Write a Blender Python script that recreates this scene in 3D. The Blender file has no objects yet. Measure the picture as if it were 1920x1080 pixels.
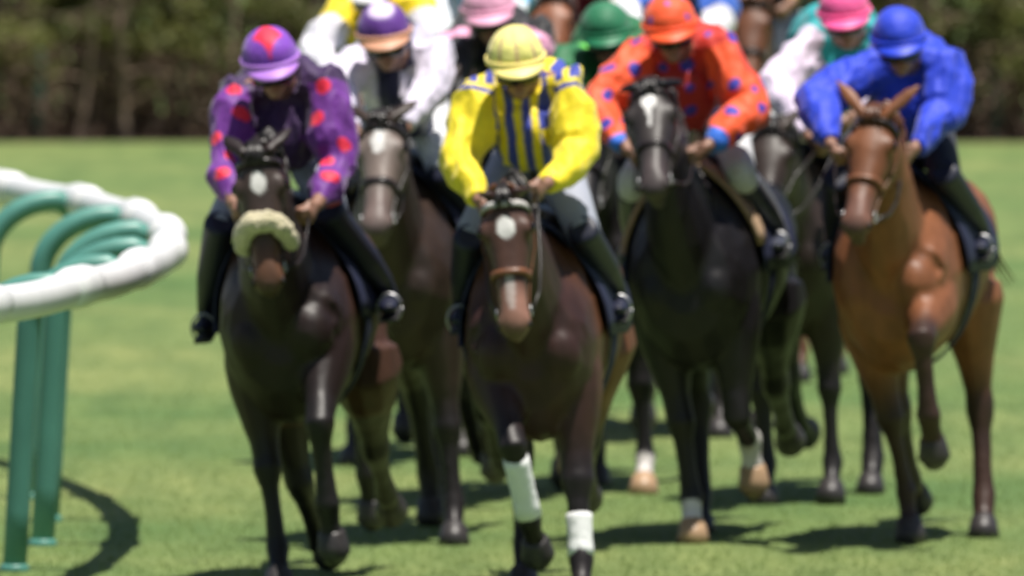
import bpy, math, random
import numpy as np
from mathutils import Vector, Matrix, Euler

R = math.radians
random.seed(7)
rng = np.random.default_rng(7)
S = bpy.context.scene
COL = S.collection

# ------------------------------------------------------------------ camera, sky, sun, exposure
CAM_H = 4.0
FPX = 36000.0                     # focal length in pixels of the 1920 wide photograph
HORIZON = -750.0                  # row of the horizon in the photograph (above the frame)
cam_d = bpy.data.cameras.new('camera')
cam = bpy.data.objects.new('camera', cam_d)
COL.objects.link(cam)
cam.location = (0, 0, CAM_H)
cam.rotation_euler = (R(90) - math.atan((540 - HORIZON) / FPX), 0, 0)
cam_d.sensor_width = 36.0
cam_d.lens = 36.0 * FPX / 1920.0
cam_d.clip_start = 1.0
cam_d.clip_end = 3000.0
cam_d.dof.use_dof = True          # a long lens focused in front of the field
cam_d.dof.focus_distance = 62.0
cam_d.dof.aperture_fstop = 6.8
S.camera = cam

SUN_DIR = Vector((0.16, -0.14, 0.97)).normalized()      # towards the sun
sun_el = math.asin(SUN_DIR.z)
sun_az = math.atan2(SUN_DIR.x, SUN_DIR.y)
world = bpy.data.worlds.new('World')
S.world = world
world.use_nodes = True
wn = world.node_tree
wn.nodes.clear()
sky = wn.nodes.new('ShaderNodeTexSky')
sky.sky_type = 'NISHITA'
sky.sun_disc = False
sky.sun_elevation = sun_el
sky.sun_rotation = sun_az
bg = wn.nodes.new('ShaderNodeBackground')
bg.inputs['Strength'].default_value = 0.052
wo = wn.nodes.new('ShaderNodeOutputWorld')
wn.links.new(sky.outputs[0], bg.inputs['Color'])
wn.links.new(bg.outputs[0], wo.inputs['Surface'])
sun_d = bpy.data.lights.new('sun', 'SUN')
sun_d.energy = 5.0
sun_d.angle = R(0.6)
sun_d.color = (1.0, 0.95, 0.87)
sun = bpy.data.objects.new('sun', sun_d)
COL.objects.link(sun)
sun.rotation_euler = SUN_DIR.to_track_quat('Z', 'Y').to_euler()
sun.location = (20, 60, 60)
S.view_settings.view_transform = 'Standard'
S.view_settings.look = 'None'
S.view_settings.gamma = 1.0
S.view_settings.exposure = 0.40
S.render.engine = 'CYCLES'
S.cycles.use_denoising = True


def at(px, py, Y):
    """the point at depth Y that the photograph shows at (px, py)"""
    return Vector(((px - 960.0) * Y / FPX, Y, CAM_H - (py - HORIZON) * Y / FPX))


def lin(r, g, b):
    f = lambda c: (c / 255.0 / 12.92) if c / 255.0 <= 0.04045 else ((c / 255.0 + 0.055) / 1.055) ** 2.4
    return (f(r), f(g), f(b))


# ------------------------------------------------------------------ materials
def mat_plain(name, col, rough=0.5, noise=0.15, scale=30.0, bump=0.0, metallic=0.0, sheen=0.0, coat=0.0, attr=None,
              stretch=(1, 1, 1)):
    m = bpy.data.materials.new(name)
    m.use_nodes = True
    nt = m.node_tree
    b = nt.nodes['Principled BSDF']
    b.inputs['Roughness'].default_value = rough
    b.inputs['Metallic'].default_value = metallic
    if sheen:
        b.inputs['Sheen Weight'].default_value = sheen
    if coat:
        b.inputs['Coat Weight'].default_value = coat
        b.inputs['Coat Roughness'].default_value = 0.25
    tc = nt.nodes.new('ShaderNodeTexCoord')
    mp = nt.nodes.new('ShaderNodeMapping')
    mp.inputs['Scale'].default_value = stretch
    nz = nt.nodes.new('ShaderNodeTexNoise')
    nz.inputs['Scale'].default_value = scale
    nz.inputs['Detail'].default_value = 4.0
    nt.links.new(tc.outputs['Object'], mp.inputs[0])
    nt.links.new(mp.outputs[0], nz.inputs['Vector'])
    mr = nt.nodes.new('ShaderNodeMapRange')
    mr.inputs['From Min'].default_value = 0.25
    mr.inputs['From Max'].default_value = 0.75
    mr.inputs['To Min'].default_value = 1.0 - noise
    mr.inputs['To Max'].default_value = 1.0 + noise
    nt.links.new(nz.outputs[0], mr.inputs['Value'])
    mul = nt.nodes.new('ShaderNodeVectorMath')
    mul.operation = 'SCALE'
    if attr:
        at_ = nt.nodes.new('ShaderNodeAttribute')
        at_.attribute_name = attr
        nt.links.new(at_.outputs['Color'], mul.inputs[0])
    else:
        mul.inputs[0].default_value = col
    nt.links.new(mr.outputs[0], mul.inputs['Scale'])
    nt.links.new(mul.outputs[0], b.inputs['Base Color'])
    if bump:
        bp = nt.nodes.new('ShaderNodeBump')
        bp.inputs['Strength'].default_value = bump
        bp.inputs['Distance'].default_value = 0.02
        nt.links.new(nz.outputs[0], bp.inputs['Height'])
        nt.links.new(bp.outputs[0], b.inputs['Normal'])
    return m


M = {}
M['coat'] = mat_plain('horse coat', None, rough=0.48, noise=0.32, scale=11.0, bump=0.25, stretch=(1, 1, 0.5), attr='Col')
M['coat'].node_tree.nodes['Principled BSDF'].inputs['Specular IOR Level'].default_value = 0.36
M['silk'] = mat_plain('racing silk', None, rough=0.62, noise=0.10, scale=26.0, bump=0.35, sheen=0.2, attr='Col')
M['skin'] = mat_plain('skin', None, rough=0.5, noise=0.08, scale=40.0, attr='Col')
M['hair'] = mat_plain('horse hair', (0.014, 0.011, 0.010), rough=0.4, noise=0.3, scale=60)
M['hair_red'] = mat_plain('red horse hair', (0.10, 0.035, 0.014), rough=0.4, noise=0.3, scale=60)
M['eye'] = mat_plain('eye', (0.006, 0.004, 0.003), rough=0.06, noise=0.0)
M['nostril'] = mat_plain('nostril', (0.012, 0.008, 0.007), rough=0.6, noise=0.1)
M['hoof_dark'] = mat_plain('dark hoof', (0.035, 0.03, 0.03), rough=0.45, noise=0.3, scale=50)
M['hoof_pale'] = mat_plain('pale hoof', (0.42, 0.27, 0.16), rough=0.45, noise=0.2, scale=50)
M['leather'] = mat_plain('dark leather', (0.018, 0.012, 0.012), rough=0.35, noise=0.25, scale=40)
M['leather_tan'] = mat_plain('tan leather', (0.16, 0.06, 0.025), rough=0.45, noise=0.25, scale=40)
M['red_strap'] = mat_plain('red strap', (0.45, 0.03, 0.02), rough=0.5, noise=0.1)
M['fleece'] = mat_plain('sheepskin', (0.62, 0.55, 0.36), rough=0.95, noise=0.25, scale=70, bump=0.9, sheen=0.4)
M['metal'] = mat_plain('bit metal', (0.45, 0.45, 0.46), rough=0.4, noise=0.05, metallic=1.0)
M['beads'] = mat_plain('silver beads', (0.55, 0.52, 0.50), rough=0.4, noise=0.5, scale=120, bump=0.6)
M['bandage'] = mat_plain('white bandage', (0.82, 0.82, 0.82), rough=0.8, noise=0.06, scale=30, bump=0.3)
M['goggle'] = mat_plain('goggle lens', (0.012, 0.012, 0.016), rough=0.12, noise=0.0)
M['navy'] = mat_plain('navy cloth', (0.012, 0.016, 0.050), rough=0.7, noise=0.2, scale=30)
M['boot'] = mat_plain('boot leather', (0.009, 0.011, 0.030), rough=0.5, noise=0.2, scale=30)
M['sole'] = mat_plain('boot sole', (0.03, 0.028, 0.03), rough=0.6, noise=0.2)
M['breech'] = mat_plain('white breeches', (0.66, 0.67, 0.70), rough=0.65, noise=0.06, scale=20)
M['chamois'] = mat_plain('chamois pad', (0.40, 0.27, 0.17), rough=0.85, noise=0.15, scale=40)
M['rail_white'] = mat_plain('white rail', (0.80, 0.80, 0.81), rough=0.35, noise=0.05, scale=6)
M['rail_green'] = mat_plain('green post', (0.085, 0.26, 0.215), rough=0.42, noise=0.15, scale=7, stretch=(1, 1, 0.4))


def solid_mat(name, col, rough=0.45):
    k = 'solid ' + name
    if k not in M:
        M[k] = mat_plain(k, col, rough=rough, noise=0.06, scale=20, sheen=0.1)
    return M[k]


# ------------------------------------------------------------------ mesh helpers
class MB:
    def __init__(self):
        self.v = []
        self.f = []

    def add(self, vs, fs):
        o = len(self.v)
        self.v.extend([tuple(p) for p in vs])
        self.f.extend([tuple(i + o for i in q) for q in fs])

    def rings(self, rings, closed_ends=True):
        n = len(rings[0])
        vs = [p for r in rings for p in r]
        fs = []
        for i in range(len(rings) - 1):
            for j in range(n):
                k = (j + 1) % n
                fs.append((i * n + j, i * n + k, (i + 1) * n + k, (i + 1) * n + j))
        if closed_ends:
            for base, rev in ((0, True), ((len(rings) - 1) * n, False)):
                c = sum((Vector(p) for p in rings[0 if base == 0 else -1]), Vector()) / n
                vs.append(c)
                ci = len(vs) - 1
                for j in range(n):
                    k = (j + 1) % n
                    fs.append((base + k, base + j, ci) if rev else (base + j, base + k, ci))
        self.add(vs, fs)

    def tube(self, pts, rad, n=10, lateral=(0, 1, 0), caps=True):
        """pts list of Vectors; rad list of r or (r_lateral, r_other)"""
        pts = [Vector(p) for p in pts]
        rings = []
        U0 = Vector(lateral)
        for i, p in enumerate(pts):
            a = pts[max(i - 1, 0)]
            b = pts[min(i + 1, len(pts) - 1)]
            T = (b - a)
            T = T.normalized() if T.length > 1e-9 else Vector((0, 0, 1))
            U = U0 - T * U0.dot(T)
            if U.length < 1e-3:
                U = Vector((1, 0, 0)) - T * T.x
            U.normalize()
            V = T.cross(U)
            U0 = U
            r = rad[i]
            ru, rv = r if isinstance(r, tuple) else (r, r)
            rings.append([p + U * (ru * math.cos(t)) + V * (rv * math.sin(t))
                          for t in [2 * math.pi * j / n for j in range(n)]])
        self.rings(rings, caps)

    def ell(self, c, r, nu=12, nv=8, rot=None):
        c = Vector(c)
        rings = []
        for i in range(1, nv):
            th = math.pi * i / nv
            ring = []
            for j in range(nu):
                ph = 2 * math.pi * j / nu
                p = Vector((r[0] * math.sin(th) * math.cos(ph), r[1] * math.sin(th) * math.sin(ph), -r[2] * math.cos(th)))
                if rot is not None:
                    p = rot @ p
                ring.append(c + p)
            rings.append(ring)
        self.rings(rings, True)

    def box(self, c, h, rot=None):
        c = Vector(c)
        vs = []
        for sx in (-1, 1):
            for sy in (-1, 1):
                for sz in (-1, 1):
                    p = Vector((sx * h[0], sy * h[1], sz * h[2]))
                    vs.append(c + (rot @ p if rot is not None else p))
        self.add(vs, [(0, 1, 3, 2), (4, 6, 7, 5), (0, 4, 5, 1), (2, 3, 7, 6), (0, 2, 6, 4), (1, 5, 7, 3)])

    def mesh(self, name):
        me = bpy.data.meshes.new(name)
        me.from_pydata([tuple(p) for p in self.v], [], self.f)
        me.update()
        return me


def smooth(me):
    me.polygons.foreach_set('use_smooth', [True] * len(me.polygons))
    me.update()


def link(name, me, mat=None, parent=None, sm=True):
    o = bpy.data.objects.new(name, me)
    COL.objects.link(o)
    if mat is not None:
        me.materials.clear()
        me.materials.append(mat)
    if parent is not None:
        o.parent = parent
    if sm:
        smooth(me)
    return o


def build(mb, name, mat, parent=None, sm=True):
    return link(name, mb.mesh(name), mat, parent, sm)


def remesh(mb, name, voxel, it=6, fac=0.5):
    """one continuous skin over all the volumes collected in mb"""
    me = mb.mesh(name + '_cage')
    o = bpy.data.objects.new(name + '_cage', me)
    COL.objects.link(o)
    m = o.modifiers.new('r', 'REMESH')
    m.mode = 'VOXEL'
    m.voxel_size = voxel
    if it:
        s = o.modifiers.new('s', 'SMOOTH')
        s.factor = fac
        s.iterations = it
    dg = bpy.context.evaluated_depsgraph_get()
    out = bpy.data.meshes.new_from_object(o.evaluated_get(dg))
    out.name = name
    bpy.data.objects.remove(o)
    bpy.data.meshes.remove(me)
    return out


def coords(me):
    a = np.empty(len(me.vertices) * 3, dtype=np.float32)
    me.vertices.foreach_get('co', a)
    return a.reshape(-1, 3).astype(np.float64)


def normals(me):
    a = np.empty(len(me.vertices) * 3, dtype=np.float32)
    me.vertices.foreach_get('normal', a)
    return a.reshape(-1, 3).astype(np.float64)


def set_coords(me, P):
    me.vertices.foreach_set('co', P.astype(np.float32).ravel())
    me.update()


def set_col(me, C):
    at_ = me.color_attributes.new('Col', 'FLOAT_COLOR', 'POINT')
    a = np.ones((len(C), 4), dtype=np.float32)
    a[:, :3] = C
    at_.data.foreach_set('color', a.ravel())


_D = rng.normal(size=(24, 3))
_D /= np.linalg.norm(_D, axis=1)[:, None]
_PH = rng.uniform(0, 6.28, 24)


def wob(P, freq, seed=0, n=8):
    """cheap smooth noise in -1..1"""
    out = np.zeros(len(P))
    w = P + 0.35 / freq * np.sin(P[:, [1, 2, 0]] * freq * 1.3 + seed)
    for i in range(n):
        k = (i * 3 + seed * 5) % 24
        out += np.sin(w @ _D[k] * freq * (0.7 + 0.6 * ((i * 0.37) % 1)) + _PH[k] + seed * 1.7)
    return out / n * 1.6


def folds(P, freq, seed=0):
    return (1 - np.abs(wob(P, freq, seed, 5)) * 1.3)


def segd(P, a, b):
    a = np.array(a)
    b = np.array(b)
    ab = b - a
    t = np.clip(((P - a) @ ab) / max(ab @ ab, 1e-9), 0, 1)
    return np.linalg.norm(P - (a + t[:, None] * ab), axis=1), t


def sstep(x, a, b):
    t = np.clip((x - a) / (b - a), 0, 1)
    return t * t * (3 - 2 * t)


def mix(C, c2, w):
    return C * (1 - w[:, None]) + np.array(c2)[None, :] * w[:, None]


def tag(o, label=None, cat=None, group=None, kind=None):
    if label:
        o['label'] = label
    if cat:
        o['category'] = cat
    if group:
        o['group'] = group
    if kind:
        o['kind'] = kind
    return o


# ------------------------------------------------------------------ ground
def ground_material():
    m = bpy.data.materials.new('turf')
    m.use_nodes = True
    nt = m.node_tree
    b = nt.nodes['Principled BSDF']
    b.inputs['Roughness'].default_value = 0.75
    geo = nt.nodes.new('ShaderNodeTexCoord')

    def noise(scale, stretch, detail=4):
        mp = nt.nodes.new('ShaderNodeMapping')
        mp.inputs['Scale'].default_value = stretch
        mp.inputs['Rotation'].default_value = (0, 0, R(9))
        nz = nt.nodes.new('ShaderNodeTexNoise')
        nz.inputs['Scale'].default_value = scale
        nz.inputs['Detail'].default_value = detail
        nz.inputs['Roughness'].default_value = 0.6
        nt.links.new(geo.outputs['Object'], mp.inputs[0])
        nt.links.new(mp.outputs[0], nz.inputs['Vector'])
        return nz
    n1 = noise(0.75, (0.35, 0.26, 1))
    n2 = noise(5.0, (0.8, 0.09, 1))
    n3 = noise(60.0, (1, 0.5, 1))
    r1 = nt.nodes.new('ShaderNodeValToRGB')
    r1.color_ramp.elements[0].position = 0.36
    r1.color_ramp.elements[0].color = (0.082, 0.158, 0.036, 1)
    r1.color_ramp.elements[1].position = 0.66
    r1.color_ramp.elements[1].color = (0.192, 0.234, 0.070, 1)
    nt.links.new(n1.outputs[0], r1.inputs[0])
    r2 = nt.nodes.new('ShaderNodeValToRGB')
    r2.color_ramp.elements[0].position = 0.32
    r2.color_ramp.elements[0].color = (0.72, 0.80, 0.70, 1)
    r2.color_ramp.elements[1].position = 0.68
    r2.color_ramp.elements[1].color = (1.22, 1.15, 1.15, 1)
    nt.links.new(n2.outputs[0], r2.inputs[0])
    mx = nt.nodes.new('ShaderNodeMix')
    mx.data_type = 'RGBA'
    mx.blend_type = 'MULTIPLY'
    mx.inputs['Factor'].default_value = 1.0
    nt.links.new(r1.outputs[0], mx.inputs[6])
    nt.links.new(r2.outputs[0], mx.inputs[7])
    nt.links.new(mx.outputs[2], b.inputs['Base Color'])
    bp = nt.nodes.new('ShaderNodeBump')
    bp.inputs['Strength'].default_value = 0.5
    bp.inputs['Distance'].default_value = 0.03
    nt.links.new(n3.outputs[0], bp.inputs['Height'])
    nt.links.new(bp.outputs[0], b.inputs['Normal'])
    return m


M['turf'] = ground_material()
mb = MB()
mb.add([(-700, -60, 0), (700, -60, 0), (700, 1500, 0), (-700, 1500, 0)], [(0, 1, 2, 3)])
tag(build(mb, 'ground', M['turf'], sm=False), kind='structure')


def grass_blades():
    n = 150000
    Y = 73.5 + rng.random(n) ** 2.2 * 48
    X = (rng.random(n) - 0.5) * 8.2
    h = rng.uniform(0.008, 0.026, n) * np.clip((125 - Y) / 40, 0.3, 1)
    w = rng.uniform(0.002, 0.004, n)
    ang = rng.uniform(0, 6.28, n)
    lean = rng.normal(size=(n, 2)) * 0.015
    V = np.zeros((n, 3, 3))
    V[:, 0] = np.stack([X - w * np.cos(ang), Y - w * np.sin(ang), np.full(n, 0.0)], 1)
    V[:, 1] = np.stack([X + w * np.cos(ang), Y + w * np.sin(ang), np.full(n, 0.0)], 1)
    V[:, 2] = np.stack([X + lean[:, 0], Y + lean[:, 1], h], 1)
    me = bpy.data.meshes.new('grass')
    me.vertices.add(n * 3)
    me.vertices.foreach_set('co', V.astype(np.float32).ravel())
    me.loops.add(n * 3)
    me.loops.foreach_set('vertex_index', np.arange(n * 3, dtype=np.int32))
    me.polygons.add(n)
    me.polygons.foreach_set('loop_start', np.arange(0, n * 3, 3, dtype=np.int32))
    me.polygons.foreach_set('loop_total', np.full(n, 3, dtype=np.int32))
    me.update()
    me.validate()
    return me


M['blade'] = mat_plain('grass blade', (0.19, 0.27, 0.075), rough=0.6, noise=0.30, scale=1.3)
g = link('grass', grass_blades(), M['blade'], sm=False)
tag(g, 'short mown green turf blades covering the track', 'grass', kind='stuff')


# ------------------------------------------------------------------ running rail
RAIL_Z = 1.25


def rail_x(Y):
    d = Y - 82.5
    return -1.47 - 0.0275 * d - 0.0134 * d * d


def rail_pt(Y, z=RAIL_Z):
    return Vector((rail_x(Y), Y, z))


rail_root = bpy.data.objects.new('running_rail', None)
COL.objects.link(rail_root)
rail_root.location = (rail_x(80) - 0.3, 80, 0)
tag(rail_root, 'white rounded running rail on curved green posts along the inside of the bend', 'rail')
inv_rail = Matrix.Translation(-Vector(rail_root.location))
POST_Y = [87.6 + 2.15 * (i - 9) for i in range(15)]
for i in range(len(POST_Y) - 1):
    y0, y1 = POST_Y[i], POST_Y[i + 1]
    mb = MB()
    pts, rad = [], []
    for k in range(9):
        t = k / 8
        y = y0 + (y1 - y0) * t + (0.006 if k == 0 else (-0.006 if k == 8 else 0))
        p = rail_pt(y)
        p.z += -0.012 * math.sin(math.pi * t)
        pts.append(inv_rail @ p)
        rad.append((0.066, 0.074))
    mb.tube(pts, rad, n=16, lateral=(1, 0, 0))
    build(mb, 'rail_tube', M['rail_white'], rail_root)
for i, y in enumerate(POST_Y):
    p = rail_pt(y)
    t = (rail_pt(y + 0.1) - rail_pt(y - 0.1)).normalized()
    mb = MB()
    pts = [inv_rail @ (p + t * d) for d in (-0.30, -0.29, -0.12, 0.12, 0.29, 0.30)]
    mb.tube(pts, [0.06, 0.079, 0.087, 0.087, 0.079, 0.06], n=16, lateral=(1, 0, 0))
    c = build(mb, 'collar', M['rail_white'], rail_root)
    # gooseneck post: up from the inner ground, over and out to the rail
    side = Vector((-t.y, t.x, 0)).normalized()
    if side.x > 0:
        side = -side
    off = 0.45 + 0.02 * math.sin(i * 1.3)
    base = p + side * off
    base.z = 0
    mb = MB()
    pts = [base + Vector((0, 0, z)) + side * (0.06 * (1 - z)) for z in (-0.05, 0.25, 0.55, 0.85, 1.0)]
    rr = 0.32
    for k in range(1, 9):
        a = math.pi / 2 * k / 8
        pts.append(base + Vector((0, 0, 1.0 + rr * math.sin(a) * 0.82)) - side * (rr * (1 - math.cos(a))))
    pts.append(p - Vector((0, 0, 0.03)) + side * 0.05)
    pts = [inv_rail @ q for q in pts]
    mb.tube(pts, [0.05] * len(pts), n=12, lateral=(0, 1, 0))
    build(mb, 'post', M['rail_green'], rail_root)
    mb = MB()
    mb.tube([inv_rail @ (base + side * 0.06 + Vector((0, 0, z))) for z in (-0.02, 0.02, 0.03)], [0.062, 0.062, 0.052], n=12)
    build(mb, 'post_socket', M['rail_green'], rail_root)


# ------------------------------------------------------------------ horses
def horse_matrix(X, Y, yaw, lean, sink=0.0):
    return Matrix.Translation((X, Y, -sink)) @ Matrix.Rotation(R(270 - yaw), 4, 'Z') @ Matrix.Rotation(R(lean), 4, 'X')


HEAD_U = [0.0, 0.05, 0.10, 0.17, 0.24, 0.32, 0.40, 0.47, 0.53, 0.575, 0.605]
HEAD_W = [0.060, 0.078, 0.092, 0.104, 0.093, 0.073, 0.060, 0.055, 0.060, 0.054, 0.034]
HEAD_D = [0.14, 0.20, 0.25, 0.27, 0.255, 0.20, 0.155, 0.130, 0.128, 0.112, 0.065]
HEAD_T = [-0.025, 0.0, 0.008, 0.010, 0.004, 0.0, 0.0, 0.002, 0.004, -0.004, -0.022]


class Head:
    def __init__(s, P, f, roll=0.0):
        s.P = P
        s.f = f.normalized()
        lat = Vector((0, 1, 0))
        lat = (lat - s.f * lat.dot(s.f)).normalized()
        n = lat.cross(s.f)
        if n.x < 0:
            n = -n
        q = Matrix.Rotation(roll, 3, s.f)
        s.s = q @ lat
        s.n = q @ n

    def prof(s, u):
        return (np.interp(u, HEAD_U, HEAD_W), np.interp(u, HEAD_U, HEAD_D), np.interp(u, HEAD_U, HEAD_T))

    def pt(s, u, a, off=0.0):
        w, d, t = s.prof(u)
        ca, sa = math.cos(a), math.sin(a)
        x = math.copysign(abs(ca) ** 0.75, ca) * (w + off)
        if sa < 0:
            x *= 1 - 0.30 * (-sa) ** 1.5
        y = t - d / 2 + math.copysign(abs(sa) ** 0.85, sa) * (d / 2 + off)
        return s.P + s.f * u + s.s * x + s.n * y

    def at(s, u, lat, h):
        return s.P + s.f * u + s.s * lat + s.n * h


def lerp(a, b, t):
    return a + (b - a) * t


HOOF_CACHE = {}


def make_horse(sp):
    Mx = horse_matrix(sp['X'], sp['Y'], sp['yaw'], sp['lean'], sp.get('sink', 0.0))
    inv = Mx.inverted()
    vox = sp.get('voxel', 0.013)
    body = MB()
    fore = {}
    # ---- trunk
    ts = [(0.47, 1.30, 0.98, .10), (0.43, 1.40, 0.87, .19), (0.32, 1.50, 0.76, .235), (0.20, 1.57, 0.73, .25), (0.05, 1.60, 0.735, .255),
          (-.12, 1.575, 0.76, .265), (-.35, 1.52, 0.79, .285), (-.58, 1.50, 0.86, .285), (-.78, 1.52, 0.95, .275),
          (-.98, 1.545, 1.0, .27), (-1.18, 1.50, 1.04, .235), (-1.33, 1.42, 1.08, .17), (-1.42, 1.34, 1.14, .08)]
    rings = []
    for (x, zt, zb, w) in ts:
        c, h = (zt + zb) / 2, (zt - zb) / 2
        ring = []
        for j in range(20):
            a = 2 * math.pi * j / 20
            ca, sa = math.cos(a), math.sin(a)
            yy = w * 1.08 * math.copysign(abs(ca) ** 0.85, ca)
            if sa > 0 and x > -0.3:
                yy *= 1 - 0.42 * sa ** 2 * sstep(np.array([x]), -0.4, 0.1)[0]
            if sa < 0:
                yy *= 1 - 0.25 * sa ** 2
            ring.append(Vector((x, yy, c + h * math.copysign(abs(sa) ** 0.95, sa))))
        rings.append(ring)
    body.rings(rings)
    # ---- head and neck
    P = inv @ at(sp['poll'][0], sp['poll'][1], sp['Y'] - sp['poll'][2])
    Q = inv @ at(sp['muzzle'][0], sp['muzzle'][1], sp['Y'] - sp['poll'][2] - 0.25)
    d = Q - P
    dz, dy = d.z, d.y
    L = 0.60
    dx = math.sqrt(max(L * L - dz * dz - dy * dy, 0.03))
    H = Head(P, Vector((dx, dy, dz)), sp.get('roll', 0.0))
    rings = []
    for u in HEAD_U:
        rings.append([H.pt(u, 2 * math.pi * j / 18) for j in range(18)])
    body.rings(rings)
    rotH = Matrix((H.f, H.s, H.n)).transposed()
    for sgn in (-1, 1):
        body.ell(H.at(0.165, sgn * 0.082, -0.035), (0.045, 0.028, 0.032), rot=rotH)      # orbit
        body.ell(H.at(0.20, sgn * 0.062, -0.165), (0.10, 0.030, 0.085), rot=rotH)         # cheek
        body.ell(H.at(0.34, sgn * 0.05, -0.06), (0.12, 0.012, 0.014), rot=rotH)           # facial crest
        body.ell(H.at(0.545, sgn * 0.044, -0.045), (0.038, 0.024, 0.034), rot=rotH)       # nostril flare
    body.ell(H.at(0.57, 0, -0.125), (0.038, 0.036, 0.026), rot=rotH)                      # chin
    # ears
    ear_back = sp.get('ear_back', 0.5)
    ear_out = sp.get('ear_out', 0.4)
    ear_tips = []
    for sgn in (-1, 1):
        b0 = H.at(0.015, sgn * 0.058, -0.015)
        ed = (-H.f * (1.0 - 0.55 * ear_back) + H.s * sgn * ear_out + H.n * (0.25 - 1.0 * ear_back)).normalized()
        l = sp.get('ear_len', 0.155)
        pts = [b0 - ed * 0.03, b0 + ed * 0.02, b0 + ed * l * 0.35, b0 + ed * l * 0.6, b0 + ed * l * 0.85, b0 + ed * l]
        body.tube(pts, [(0.028, 0.02), (0.030, 0.02), (0.038, 0.018), (0.034, 0.015), (0.019, 0.012), (0.006, 0.006)],
                  n=10, lateral=H.s)
        ear_tips.append(pts[-1])
    nb = Vector((0.16, 0, 1.24))
    ne = H.at(0.09, 0, -0.13)
    ax = (-H.f * 0.75 - H.n * 0.55).normalized()
    c1 = nb + Vector((0.34, 0, 0.16))
    c2 = ne + ax * 0.22
    nrings, crest = [], []
    for i in range(9):
        t = i / 8
        p = nb * (1 - t) ** 3 + c1 * 3 * t * (1 - t) ** 2 + c2 * 3 * t * t * (1 - t) + ne * t ** 3
        tg = ((c1 - nb) * 3 * (1 - t) ** 2 + (c2 - c1) * 6 * t * (1 - t) + (ne - c2) * 3 * t * t).normalized()
        sv = Vector((0, 1, 0))
        sv = (sv - tg * sv.dot(tg)).normalized()
        uv = tg.cross(sv)
        if uv.z < 0 or (abs(uv.z) < 0.2 and uv.x > 0):
            uv = -uv if uv.dot(Vector((-0.5, 0, 1))) < 0 else uv
        w = np.interp(t, [0, .25, .5, .8, 1], [.185, .145, .105, .082, .074])
        h = np.interp(t, [0, .25, .5, .8, 1], [.345, .275, .205, .155, .135])
        ring = []
        for j in range(16):
            a = 2 * math.pi * j / 16
            ca, sa = math.cos(a), math.sin(a)
            ww = w * (1 - 0.45 * max(0, sa) ** 2)
            ring.append(p + sv * (ww * ca) + uv * (h * sa))
        nrings.append(ring)
        crest.append((p + uv * h, uv, sv))
    body.rings(nrings)
    # ---- legs
    bones = []
    hoofs = []
    LEG = sp['legs']
    drop = dict(F=0.0, H=0.0)
    for kind in 'FH':                      # set the lowest hoof of each pair on the turf
        lows = []
        for nm in ('R' + kind, 'L' + kind):
            a1, a2, a3, lat = [R(q) for q in LEG[nm]]
            sg = 1 if nm[0] == 'L' else -1
            if kind == 'F':
                z = 0.945 + 0.05 * abs(math.sin(a1)) - 0.44 * math.cos(a1) - 0.325 * math.cos(a2)
            else:
                z = 1.0 + 0.04 * abs(math.sin(a1)) - 0.45 * math.cos(a1 - 0.55) - 0.40 * math.cos(a2)
            z += -0.125 * math.cos(a3) - 0.082 * math.cos(a3 * .85)
            al = R(sp['lean'])
            lows.append(z * math.cos(al) + sg * 0.17 * math.sin(al) - sp.get('sink', 0.0))
        drop[kind] = min(max(-min(lows), -0.10), 0.11)
    for nm in ('RF', 'LF', 'RH', 'LH'):
        sgn = 1 if nm[0] == 'L' else -1
        a1, a2, a3, lat = LEG[nm]          # upper, cannon, pastern angles (forward positive), lateral angle
        a1, a2, a3, lat = R(a1), R(a2), R(a3), R(lat)

        def dirv(a, l=lat):
            return Vector((math.sin(a), math.tan(l) * sgn, -math.cos(a))).normalized()
        if nm[1] == 'F':
            Sp = Vector((0.34 + 0.06 * math.sin(a1), sgn * 0.165, 1.14 + 0.03 * math.sin(a1)))
            E = Vector((0.13 + 0.16 * math.sin(a1), sgn * 0.150, 0.945 + 0.05 * abs(math.sin(a1)) + drop['F']))
            K = E + dirv(a1) * 0.44
            F = K + dirv(a2, lat * 0.6) * 0.325
            C = F + dirv(a3, lat * 0.4) * 0.125
            lv = (0, 1, 0)
            body.tube([Vector((-0.02, sgn * 0.16, 1.42)), Vector((0.14, sgn * 0.175, 1.27)), Sp], [(0.05, 0.12), (0.075, 0.14), (0.08, 0.10)], n=12)
            body.tube([Sp, lerp(Sp, E, .5), E + Vector((-0.04, 0, 0.02))], [(0.075, 0.09), (0.082, 0.11), (0.065, 0.10)], n=12)
            st = [(E + Vector((-.01, 0, .08)), .076, .105), (E, .078, .112), (lerp(E, K, .2), .074, .100), (lerp(E, K, .45), .062, .080), (lerp(E, K, .75), .046, .055),
                  (lerp(E, K, .93), .046, .050), (K, .049, .052), (lerp(K, F, .10), .044, .047), (lerp(K, F, .25), .034, .041), (lerp(K, F, .6), .031, .039),
                  (lerp(K, F, .88), .034, .042), (F, .040, .046), (lerp(F, C, .35), .035, .039), (lerp(F, C, .75), .033, .036), (C, .042, .046)]
            body.ell(Sp + Vector((0.04, -sgn * 0.05, -0.06)), (0.095, 0.10, 0.125))          # breast muscle
        else:
            sh = math.sin(a1)
            Hp = Vector((-0.96, sgn * 0.13, 1.28))
            E = Vector((-0.76 + 0.17 * sh, sgn * 0.185, 1.0 + 0.04 * abs(sh) + drop['H']))                # stifle
            K = E + dirv(a1 - 0.55) * 0.45                                                    # hock
            F = K + dirv(a2, lat * 0.6) * 0.40
            C = F + dirv(a3, lat * 0.4) * 0.125
            body.tube([Hp, lerp(Hp, E, .5) + Vector((-0.07, 0, 0)), E + Vector((-0.03, 0, 0.03))], [(0.13, 0.20), (0.125, 0.21), (0.095, 0.14)], n=12)
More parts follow.
